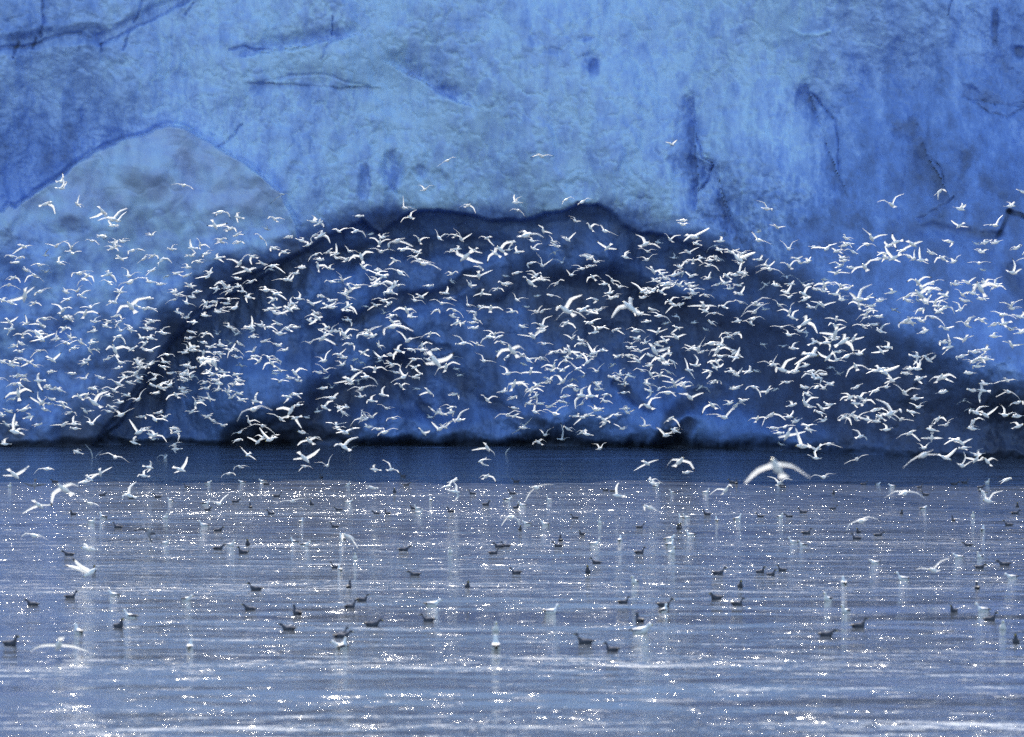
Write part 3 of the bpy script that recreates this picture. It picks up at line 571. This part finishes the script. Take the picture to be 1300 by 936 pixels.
# gulls sitting on the water: x y, way the bill points (L R, F towards or A away from the camera), d grey, p white
SIT = {
(0, 560, 2.955): '''385 200 R d;590 208 L d;495 212 R d;640 222 L p;275 272 F d;620 285 F p;1040 205 R d;885 225 R d;940 245 A d;1170 235 F d;1015 270 L d;440 320 L d;820 332 R d;765 315 L p;1130 300 A p;1255 318 L d;820 400 R d;865 388 R p;930 385 F d;910 415 L d;1270 255 L d;1285 365 A p;352 482 F d;1258 470 L d;266 580 R d;428 572 L p;700 590 R m;958 552 L d;120 608 L d;935 625 L d;1115 642 A d;490 655 L m;445 690 F d;295 714 A p;1080 700 L d;1280 724 R d;1280 767 L m;40 757 R d;712 768 A p;620 380 R p;1205 135 A d;780 255 R d;1000 160 R d;700 170 L d''',
(430, 560, 2.955): '''240 130 L d;665 150 L d;650 195 L d;500 195 L d;1000 182 L d;1030 185 R d;345 220 A p;35 228 R p;665 247 F d;280 250 L d;420 262 A d;140 268 L d;300 268 R p;790 218 L p;885 285 L d;980 305 F m;775 310 L p;1130 320 R d;1275 325 F d;1285 285 A p;832 370 A d;1055 370 A p;1240 365 R p;600 392 L d;627 390 L d;680 328 F d;245 405 R d;418 414 F p;582 417 R d;1130 415 R d;1248 417 F p;62 435 F m;965 453 L d;935 487 F d;285 497 L d;665 490 L d;1112 527 F m;38 542 A d;482 541 F d;88 592 R d;350 610 R p;45 616 R d;795 638 R p;1068 600 R d;1222 612 R d;1218 632 A m;335 667 L d;128 685 R d;1130 670 A d;588 704 F m;1135 712 R w;15 728 R d;12 768 A m;590 772 A w;920 750 L d;1025 778 L d;5 480 A p''',
(860, 560, 2.955): '''110 272 L d;310 280 L d;418 280 L d;470 265 L d;35 285 L p;225 290 R p;840 268 F d;1035 293 A d;1108 280 F m;1275 243 F d;1268 268 R d;1240 312 L d;1145 332 A p;8 322 F d;50 350 L p;680 338 F d;670 362 L d;755 350 R d;1090 387 L d;470 387 L m;435 377 L p;155 493 R d;312 487 R d;352 497 R d;392 480 L d;1135 432 F m;1135 470 R d;1225 460 L d;1055 432 L p;740 453 L p;845 514 L p;1255 507 L p;625 530 A p;235 540 F d;1125 547 A d;145 585 L d;565 590 F m;225 607 R d;632 635 F m;1038 632 F d;1145 630 L p;1175 664 R d;682 690 R d;1220 697 F m;560 722 R d;1270 748 F d;585 195 F d;395 172 L d;700 160 R d;1135 185 A d;930 200 L d;910 170 R d''',
}
# ------------------------------------------------------------------ plumage
def plumage(name, c, trans, rough=0.65, spec=0.2):
    m, t, p = new_mat(name)
    n = node(t, 'ShaderNodeTexNoise', Scale=22.0, Detail=3.0)
    co = node(t, 'ShaderNodeTexCoord')
    t.links.new(co.outputs['Object'], n.inputs['Vector'])
    mx = node(t, 'ShaderNodeMix', data_type='RGBA')
    mx.inputs['A'].default_value = (*[x * 0.88 for x in c], 1)
    mx.inputs['B'].default_value = (*[min(x * 1.08, 0.9) for x in c], 1)
    t.links.new(n.outputs[0], mx.inputs['Factor'])
    t.links.new(mx.outputs['Result'], p.inputs['Base Color'])
    p.inputs['Roughness'].default_value = rough
    p.inputs['Specular IOR Level'].default_value = spec
    if trans:
        tr = node(t, 'ShaderNodeBsdfTranslucent')
        t.links.new(mx.outputs['Result'], tr.inputs['Color'])
        ms = node(t, 'ShaderNodeMixShader', Fac=trans)
        t.links.new(p.outputs[0], ms.inputs[1])
        t.links.new(tr.outputs[0], ms.inputs[2])
        t.links.new(ms.outputs[0], t.nodes['Material Output'].inputs[0])
    return m
M_white = plumage('white_feathers', (0.84, 0.84, 0.83), 0.0)
M_wing = plumage('wing_feathers', (0.86, 0.86, 0.85), 0.55)
M_tip = plumage('black_wing_tip', (0.04, 0.04, 0.05), 0.0)
M_bill = plumage('yellow_bill', (0.55, 0.42, 0.10), 0.0, 0.4)
M_eye = plumage('dark_eye', (0.02, 0.02, 0.02), 0.0, 0.3)
M_grey = plumage('slate_grey_feathers', (0.085, 0.09, 0.115), 0.0, 0.95, 0.04)
M_mid = plumage('pale_grey_feathers', (0.34, 0.35, 0.40), 0.0)
M_gwing = plumage('grey_wing_feathers', (0.24, 0.25, 0.30), 0.2)

# ------------------------------------------------------------------ one flying gull, posed
def ring(vs, c, a, b, ra, rb, n=7):
    i0 = len(vs)
    for k in range(n):
        th = 2 * math.pi * k / n
        vs.append(c + a * (ra * math.cos(th)) + b * (rb * math.sin(th)))
    return i0

def tube(fs, fm, rings, n, mats):
    for j in range(len(rings) - 1):
        a, b = rings[j], rings[j + 1]
        for k in range(n):
            fs.append((a + k, a + (k + 1) % n, b + (k + 1) % n, b + k))
            fm.append(mats[j])

BODY = ((0.245, -.012, .003, .003, 3), (0.215, -.008, .009, .009, 3), (0.205, 0, .016, .018, 0), (0.175, .006, .029, .032, 0), (0.14, .004, .032, .035, 0), (0.10, -.002, .043, .044, 0),
        (0.03, -.008, .060, .060, 0), (-0.05, -.008, .056, .054, 0), (-0.12, 0, .036, .034, 0), (-0.165, .006, .024, .016, 0))

def gull_mesh(wl, wr, F, U, tip_black, rnd, flat=False):
    """body on axes F (ahead) and U (up); wl, wr are the two wing-tip vectors in metres"""
    vs, fs, fm = [], [], []
    S = F.cross(U).normalized()
    n = 7
    rs = [ring(vs, F * f + U * u, S, U, ra, rb, n) for f, u, ra, rb, _ in BODY]
    fs.append(tuple(range(rs[0] + n - 1, rs[0] - 1, -1)))
    fm.append(3)
    tube(fs, fm, rs, n, [b[4] for b in BODY])
    # tail fan, a thin slab
    i0 = len(vs)
    for f, s in ((-.15, .026), (-.235, .052), (-.29, .068)):
        for sg in (1, -1):
            for uz in (.006, -.004):
                vs.append(F * f + S * (s * sg) + U * (uz + .006))
    for j in (0, 4):
        a, b = i0 + j, i0 + j + 4
        for q in ((a, a + 2, b + 2, b), (a + 1, b + 1, b + 3, a + 3), (a, b, b + 1, a + 1), (a + 2, a + 3, b + 3, b + 2)):
            fs.append(q)
            fm.append(1)
    e = i0 + 8
    fs.append((e, e + 2, e + 3, e + 1))
    fm.append(1)
    # wings: bowed inner arm, hand running out to the tip
    for w in (wl, wr):
        L = w.length
        d = w / max(L, 1e-6)
        side = 1 if d.dot(S) >= 0 else -1
        root = S * (side * .040) + U * .018 + F * .05
        bow = U - d * U.dot(d)
        bow = bow.normalized() if bow.length > 1e-3 else U
        fwd = F - d * F.dot(d)
        fwd = fwd.normalized() if fwd.length > 1e-3 else F
        nrm = d.cross(fwd).normalized()
        if nrm.dot(U) < 0:
            nrm = -nrm
        hb = (.02 if flat else .070 * rnd.uniform(.4, 1.25))
        hf = .060 * rnd.uniform(.6, 1.2)
        prev = None
        st = ((0, .0, .0, .115), (.22, .55, .6, .110), (.45, 1.0, 1.0, .098), (.66, .75, .55, .082), (.84, .35, -.1, .056), (.95, .1, -.5, .038), (1.0, 0, -.7, .012))
        secs = []
        for tt_, kb, kf, ch in st:
            c = root + (w - root) * tt_ + bow * (hb * kb) + fwd * (hf * kf)
            th = .016 * (1 - tt_) + .004
            i = len(vs)
            vs.extend((c + fwd * (ch * .42), c + fwd * (ch * .10) + nrm * th, c - fwd * (ch * .58) + nrm * .002, c + fwd * (ch * .10) - nrm * th * .6))
            secs.append(i)
        for j in range(len(secs) - 1):
            a, b = secs[j], secs[j + 1]
            m = 2 if (tip_black and j >= 4) else 1
            for k in range(4):
                q = (a + k, a + (k + 1) % 4, b + (k + 1) % 4, b + k)
                fs.append(q if side > 0 else q[::-1])
                fm.append(m)
        b = secs[-1]
        fs.append((b, b + 1, b + 2, b + 3))
        fm.append(2 if tip_black else 1)
    # eyes
    for sg in (1, -1):
        c = F * .185 + U * .014 + S * (.024 * sg)
        i = len(vs)
        vs.extend((c + F * .006, c + U * .006, c - F * .006, c - U * .006, c + S * (.005 * sg)))
        for a, b in ((0, 1), (1, 2), (2, 3), (3, 0)):
            fs.append((i + a, i + b, i + 4))
            fm.append(4)
    return vs, fs, fm

TAN_EL = math.tan(R(SUN_EL))
ZUP = Vector((0, 0, 1))
def shade_height(d, u):
    """height of the cliff's shadow over a point d metres out"""
    top = 52.0
    base = 300.0 - 40 * float(smooth(800, 1300, np.array(u)))
    return max(0.0, top - (base - d) * TAN_EL / math.cos(R(SUN_AZ)))

birds = []
for (ox, oy, sc_), rows in FLY.items():
    for row in rows.replace('\n', '').split(';'):
        q = row.split()
        fl = q[6] if len(q) > 6 else ''
        v = [float(x) / sc_ for x in q[:6]]
        birds.append((v[0] + ox, v[1] + oy, v[2] - v[0], v[3] - v[1], v[4] - v[0], v[5] - v[1], fl))
# the same bird can have been read off two overlapping views
kept = []
for b in birds:
    if any(abs(b[0] - k[0]) < 3.2 and abs(b[1] - k[1]) < 3.2 for k in kept):
        continue
    kept.append(b)
rnd0 = random.Random(5)
core = [b for b in kept if 225 < b[1] < 585 and b[6] == '']
for k in range(400):
    b = rnd0.choice(core)
    q = rnd0.choice(core)
    f = rnd0.uniform(.55, .95)
    sx = rnd0.choice((-1, 1))
    nx, ny = b[0] + rnd0.gauss(0, 22), b[1] + rnd0.gauss(0, 15)
    if k % 6 == 0:                                  # the flock does not stop at the edges of the view
        nx = rnd0.uniform(1312, 1480) if k % 12 else rnd0.uniform(-180, -12)
    if 250 < ny < 572:
        kept.append((nx, ny, q[2] * f * sx, q[3] * f, q[4] * f * sx, q[5] * f, 'd' if rnd0.random() < .12 else 's'))
kept.sort(key=lambda b: -max(math.hypot(b[2], b[3]), math.hypot(b[4], b[5])))

def pose(b, rnd):
    x, y, ax, ay, cx, cy, fl = b
    reach = max(math.hypot(ax, ay), math.hypot(cx, cy), 5.0)
    L = rnd.uniform(.50, .56)
    fit = .96 * L * FPX / reach                     # distance at which the wing fills that reach
    if fl == 'n':
        d = 62.0 if reach > 40 else 105.0
        L = reach * d / FPX / .96
    elif fl == 'g':
        yw = y + 16
        d = CAMZ * FPX / (yw - HOR)
        L = min(max(reach * d / FPX / .96, .42), .75)
    elif fl == 'd':
        d = rnd.uniform(262, 284)
        L = max(.42, reach * d / FPX / .96)
    else:
        d = min(fit, rnd.uniform(205, 240))
        while d > 60:
            z = CAMZ + (HOR - y) / FPX * d
            if z > shade_height(d, x) + .6 and z > .35:
                break
            d -= 2.0
        L = max(.40, reach * d / FPX / .96)
        L = max(L, .46)
    k = d / FPX
    A2, C2 = (ax * k, -ay * k), (cx * k, -cy * k)
    def dep_(v):
        return math.sqrt(max(0.0, (L * rnd.uniform(.96, 1.0)) ** 2 - v[0] ** 2 - v[1] ** 2))
    da, dc = dep_(A2), dep_(C2)
    best = None
    for sa_, sc2 in ((1, 1), (1, -1), (-1, 1), (-1, -1)):
        wa = Vector((A2[0], sa_ * da, A2[1]))
        wc = Vector((C2[0], sc2 * dc, C2[1]))
        ang = math.degrees(wa.angle(wc, 0))
        S = (wc - wa)
        S.normalize()
        M = (wa + wc) / 2
        Mp = M - S * M.dot(S)
        # wings meet best at about 145 degrees and the fold wants to lie up or down, not fore and aft of a level bird
        cost = abs(ang - 145) + 40 * abs(S.z) * 0.3 + 25 * abs(Mp.y) / max(L, .1) + rnd.uniform(0, 12)
        if best is None or cost < best[0]:
            best = (cost, wa, wc, S, Mp)
    _, wa, wc, S, Mp = best
    up = ZUP - S * S.z
    if up.length < .15:
        up = Mp if Mp.length > .05 else Vector((0, -1, 0))
    sg = 1 if Mp.z >= 0 else -1
    U = (up.normalized() * .55 * L + Mp * sg * .8 + Vector((0, 1, 0)) * L * (.45 if fl == 'n' else rnd.uniform(-.05, .5)))
    U = (U - S * U.dot(S)).normalized()
    F = U.cross(S).normalized()
    if rnd.random() < .5:
        F = -F
    pit = rnd.uniform(-.15, .2)
    F, U = (F * math.cos(pit) + U * math.sin(pit)).normalized(), (U * math.cos(pit) - F * math.sin(pit)).normalized()
    pos = Vector(((x - 650) * k, d, CAMZ + (HOR - y) * k))
    return pos, wa, wc, F, U, L

def in_poly(x, y, poly):
    return bool(inside(np.array([float(x)]), np.array([float(y)]), poly)[0])

def base_line(x):
    return 566 + 17 * float(smooth(800, 1300, np.array(float(x))))
def along(x):
    for lim, wd_ in ((330, "slab-side foot"), (460, "slab-side haunch"), (600, "slab-side crown"), (740, "crown"), (880, "far crown"), (1000, "far haunch"), (1130, "far shoulder")):
        if x < lim:
            return wd_
    return "far foot"
def place_words(x, y):
    if y > 606:
        return "over glitter below the arch's " + along(x) if x > 200 else 'over glitter below the slab'
    if y > base_line(x) - 2:
        return "over shade below the arch's " + along(x) if x > 200 else 'over shade below the slab'
    if in_poly(x, y, mound):
        row = 'crest' if y < 290 else 'upper face' if y < 350 else 'middle' if y < 420 else 'lower face' if y < 490 else 'foot'
        return "before the slab's " + ('outer ' if x < 110 else 'inner ') + row
    if in_poly(x, y, arch):
        a_ = along(x)
        row = 'over the top of' if y < 325 else 'high in' if y < 385 else 'midway down' if y < 445 else 'lower in' if y < 505 else 'low under'
        return "%s the arch's %s" % (row, a_)
    if x < 460:
        return 'by the pale wall beside the slab'
    row = 'high over' if y < 262 else 'just over' if y < 330 else 'outside'
    return "%s the arch's %s" % (row, along(x))
def pose_words(b):
    x, y, ax, ay, cx, cy, fl = b
    ra, rc = math.hypot(ax, ay), math.hypot(cx, cy)
    lo, hi = min(ra, rc), max(ra, rc)
    ua_, uc_ = -ay / max(ra, 1), -cy / max(rc, 1)
    if lo < .5 * hi:
        big_, bx_ = (ua_, ax) if ra > rc else (uc_, cx)
        return 'one wing held up' if big_ > .6 else 'one wing hanging' if big_ < -.55 else 'long wing slabward' if bx_ < 0 else 'long wing outward'
    if ua_ > .25 and uc_ > .25:
        return 'steep V wings' if min(ua_, uc_) > .55 else 'shallow V wings'
    if ua_ < -.25 and uc_ < -.25:
        return 'deeply arched wings' if max(ua_, uc_) < -.5 else 'gently arched wings'
    if abs(ua_) <= .3 and abs(uc_) <= .3:
        return 'wings spread level'
    return 'banking, slabward wing raised' if (ua_ > uc_) == (ax < cx) else 'banking, outward wing raised'
ORD = ('first', 'second', 'third', 'fourth', 'fifth', 'sixth', 'seventh', 'eighth', 'ninth', 'tenth', 'eleventh', 'twelfth')
def settle(rows):
    """rows: (object, label stem, x, y): a stem that several share is told apart by counting along from the slab"""
    by = {}
    for r in rows:
        by.setdefault(r[1], []).append(r)
    for stem_, v in by.items():
        v.sort(key=lambda r: r[2])
        for k, r in enumerate(v):
            lab = stem_
            if len(v) == 2:
                lab += ', nearer the slab' if k == 0 else ', farther from slab'
            elif len(v) > 2:
                lab += ', %s from slab' % ORD[min(k, 11)]
            if len(lab.replace("'", '').split()) > 14:
                lab = lab.replace("the arch's", "arch's").replace('over shade', 'by shade').replace('low under', 'under')
            r[0]['label'] = lab

frows = []
flock_v, flock_f, flock_m = [], [], []
made = 0
for i, b in enumerate(kept):
    rnd = random.Random(9000 + i)
    x, y, fl = b[0], b[1], b[6]
    pos, wa, wc, F, U, L = pose(b, rnd)
    grey = fl == 'g' and y < 720
    tipb = rnd.random() < .3
    vs, fs, fm = gull_mesh(wa, wc, F, U, tipb, rnd, fl == 'n')
    label = None
    if made < 300 and fl != 's' and -8 < x < 1308 and (fl != 'd' or y > 560):
        look = 'grey gull' if grey else 'bluish gull' if fl == 'd' else 'big blurred gull' if fl == 'n' and x < 1000 else 'large gull' if L * FPX / pos.y > 19.5 else 'white gull'
        label = '%s, %s, %s' % (look, pose_words(b), place_words(x, y))
    if label:
        mats = [M_mid, M_gwing, M_tip, M_bill, M_eye] if grey else [M_white, M_wing, M_tip, M_bill, M_eye]
        o = mesh_obj('flying_gull', vs, fs, mats, True, fm)
        o.location = pos
        tag(o, label, 'flying gull', 'gulls wheeling in front of the ice')
        frows.append((o, label, x, y))
        made += 1
    else:
        off = len(flock_v)
        flock_v.extend(v + pos for v in vs)
        flock_f.extend(tuple(k + off for k in f) for f in fs)
        flock_m.extend(fm)
fo = mesh_obj('gull_flock', flock_v, flock_f, [M_white, M_wing, M_tip, M_bill, M_eye], True, flock_m)
tag(fo, 'the smaller white gulls swarming through the flock in front of the ice', 'gull flock', kind='stuff')
settle(frows)
print('flying gulls', len(kept), 'individual', made)

# ------------------------------------------------------------------ gulls sitting on the water
SITB = ((.258, .222, .003, .003, 3), (.224, .228, .009, .010, 3), (.216, .232, .020, .022, 0), (.190, .240, .034, .035, 0), (.158, .232, .036, .040, 0), (.140, .195, .036, .044, 0), (.132, .150, .050, .056, 0),
        (.11, .090, .074, .078, 0), (.04, .066, .088, .084, 0), (-.05, .064, .084, .080, 0), (-.12, .064, .064, .062, 0), (-.17, .072, .038, .034, 0))
def sit_mesh(name, mats, alert):
    F, U, S = Vector((1, 0, 0)), Vector((0, 0, 1)), Vector((0, 1, 0))
    vs, fs, fm = [], [], []
    n = 8
    rs = []
    for f, u, ra, rb, _ in SITB:
        k = max(0.0, (u - .1) / .1)
        rs.append(ring(vs, F * (f + (.0 if alert else .02 * k)) + U * (u - (0 if alert else .035 * k)), S, U, ra, rb, n))
    fs.append(tuple(range(rs[0] + n - 1, rs[0] - 1, -1)))
    fm.append(3)
    tube(fs, fm, rs, n, [b[4] for b in SITB])
    # folded wings lie along the back and cross over the tail
    for sg in (1, -1):
        secs = []
        for f, s, u, hh, th in ((.10, .060, .085, .030, .012), (.02, .078, .088, .044, .016), (-.08, .072, .098, .044, .016), (-.15, .046, .094, .036, .013), (-.205, .016, .096, .020, .007), (-.245, -.004, .094, .005, .003)):
            c = F * f + S * (s * sg) + U * u
            i = len(vs)
            vs.extend((c + U * hh - S * (.018 * sg), c + S * (th * sg), c - U * hh, c - S * (th * sg)))
            secs.append(i)
        for j in range(len(secs) - 1):
            a, b = secs[j], secs[j + 1]
            for k in range(4):
                q = (a + k, a + (k + 1) % 4, b + (k + 1) % 4, b + k)
                fs.append(q if sg < 0 else q[::-1])
                fm.append(2 if j >= 3 else 1)
    # tail
    i0 = len(vs)
    for f, s, u in ((-.14, .028, .078), (-.215, .036, .082)):
        for sg in (1, -1):
            vs.append(F * f + S * (s * sg) + U * (u + .005))
            vs.append(F * f + S * (s * sg) + U * (u - .005))
    for q in ((0, 2, 6, 4), (1, 5, 7, 3), (0, 4, 5, 1), (2, 3, 7, 6), (4, 6, 7, 5)):
        fs.append(tuple(i0 + k for k in q))
        fm.append(0)
    for sg in (1, -1):
        c = F * (.200 if alert else .216) + U * (.248 if alert else .212) + S * (.031 * sg)
        i = len(vs)
        vs.extend((c + F * .006, c + U * .006, c - F * .006, c - U * .006, c + S * (.005 * sg)))
        for a, b in ((0, 1), (1, 2), (2, 3), (3, 0)):
            fs.append((i + a, i + b, i + 4))
            fm.append(4)
    o = mesh_obj(name, vs, fs, mats, True, fm)
    return o
proto = {}
for tone_, mats in (('d', [M_grey, M_grey, M_tip, M_bill, M_eye]), ('m', [M_white, M_grey, M_tip, M_bill, M_eye]), ('p', [M_white, M_mid, M_tip, M_bill, M_eye])):
    for al in (True, False):
        proto[tone_, al] = sit_mesh('floating_gull', mats, al)
fresh = dict(proto)
srows = []
rnd1 = random.Random(8)
extra = []
for k in range(44):                                # more of them far out, where they show only as specks
    yy = 611 + 95 * rnd1.random() ** 1.8
    extra.append('%.0f %.0f %s %s' % (rnd1.uniform(6, 1294), yy, rnd1.choice('LRLRFA'), rnd1.choice('ddmmp')))
SIT[0, 0, 1.0] = ';'.join(extra)
for (ox, oy, sc_), rows in SIT.items():
    for row in rows.split(';'):
        qx, qy, face, tn = row.split()
        x, y = float(qx) / sc_ + ox, float(qy) / sc_ + oy
        rnd = random.Random(int(x * 97 + y * 31))
        yb = y + .055 * (y - HOR) / CAMZ
        d = CAMZ * FPX / (yb - HOR)
        al = face in 'FA' or rnd.random() < .6
        key = ('p' if tn == 'w' else tn, al)
        if key in fresh:
            o = fresh.pop(key)
        else:
            o = proto[key].copy()
            col.objects.link(o)
        o.location = ((x - 650) / FPX * d, d, -.026)
        base = {'R': 0, 'L': 180, 'F': -90, 'A': 90}[face]
        o.rotation_euler = (R(rnd.uniform(-3, 3)), R(rnd.uniform(-4, 4)), R(base + rnd.uniform(-42, 42)))
        s = rnd.uniform(.68, .86) * (1.25 if tn == 'w' else 1.0)
        o.scale = (s, s, s * (1.03 if al else 1.0))
        look = {'d': 'dark grey seabird', 'm': 'white-fronted dark seabird', 'p': 'white seabird', 'w': 'big fluffy white gull'}[tn]
        fw = {'R': 'facing outward', 'L': 'facing slabward', 'F': 'seen head-on', 'A': 'seen tail-on'}[face]
        row = 'near shade' if y < 632 else 'far out' if y < 655 else 'halfway out' if y < 690 else 'nearer in' if y < 730 else 'close in' if y < 775 else 'closest in'
        row = row.replace('closest in', 'up front')
        lab = '%s %s, %s, below %s' % (look, fw, row, 'the slab' if x < 200 else "the arch's " + along(x))
        tag(o, lab, 'floating gull', 'seabirds sitting on the water')
        srows.append((o, lab, x, y))
settle(srows)
for o in fresh.values():
    bpy.data.objects.remove(o)
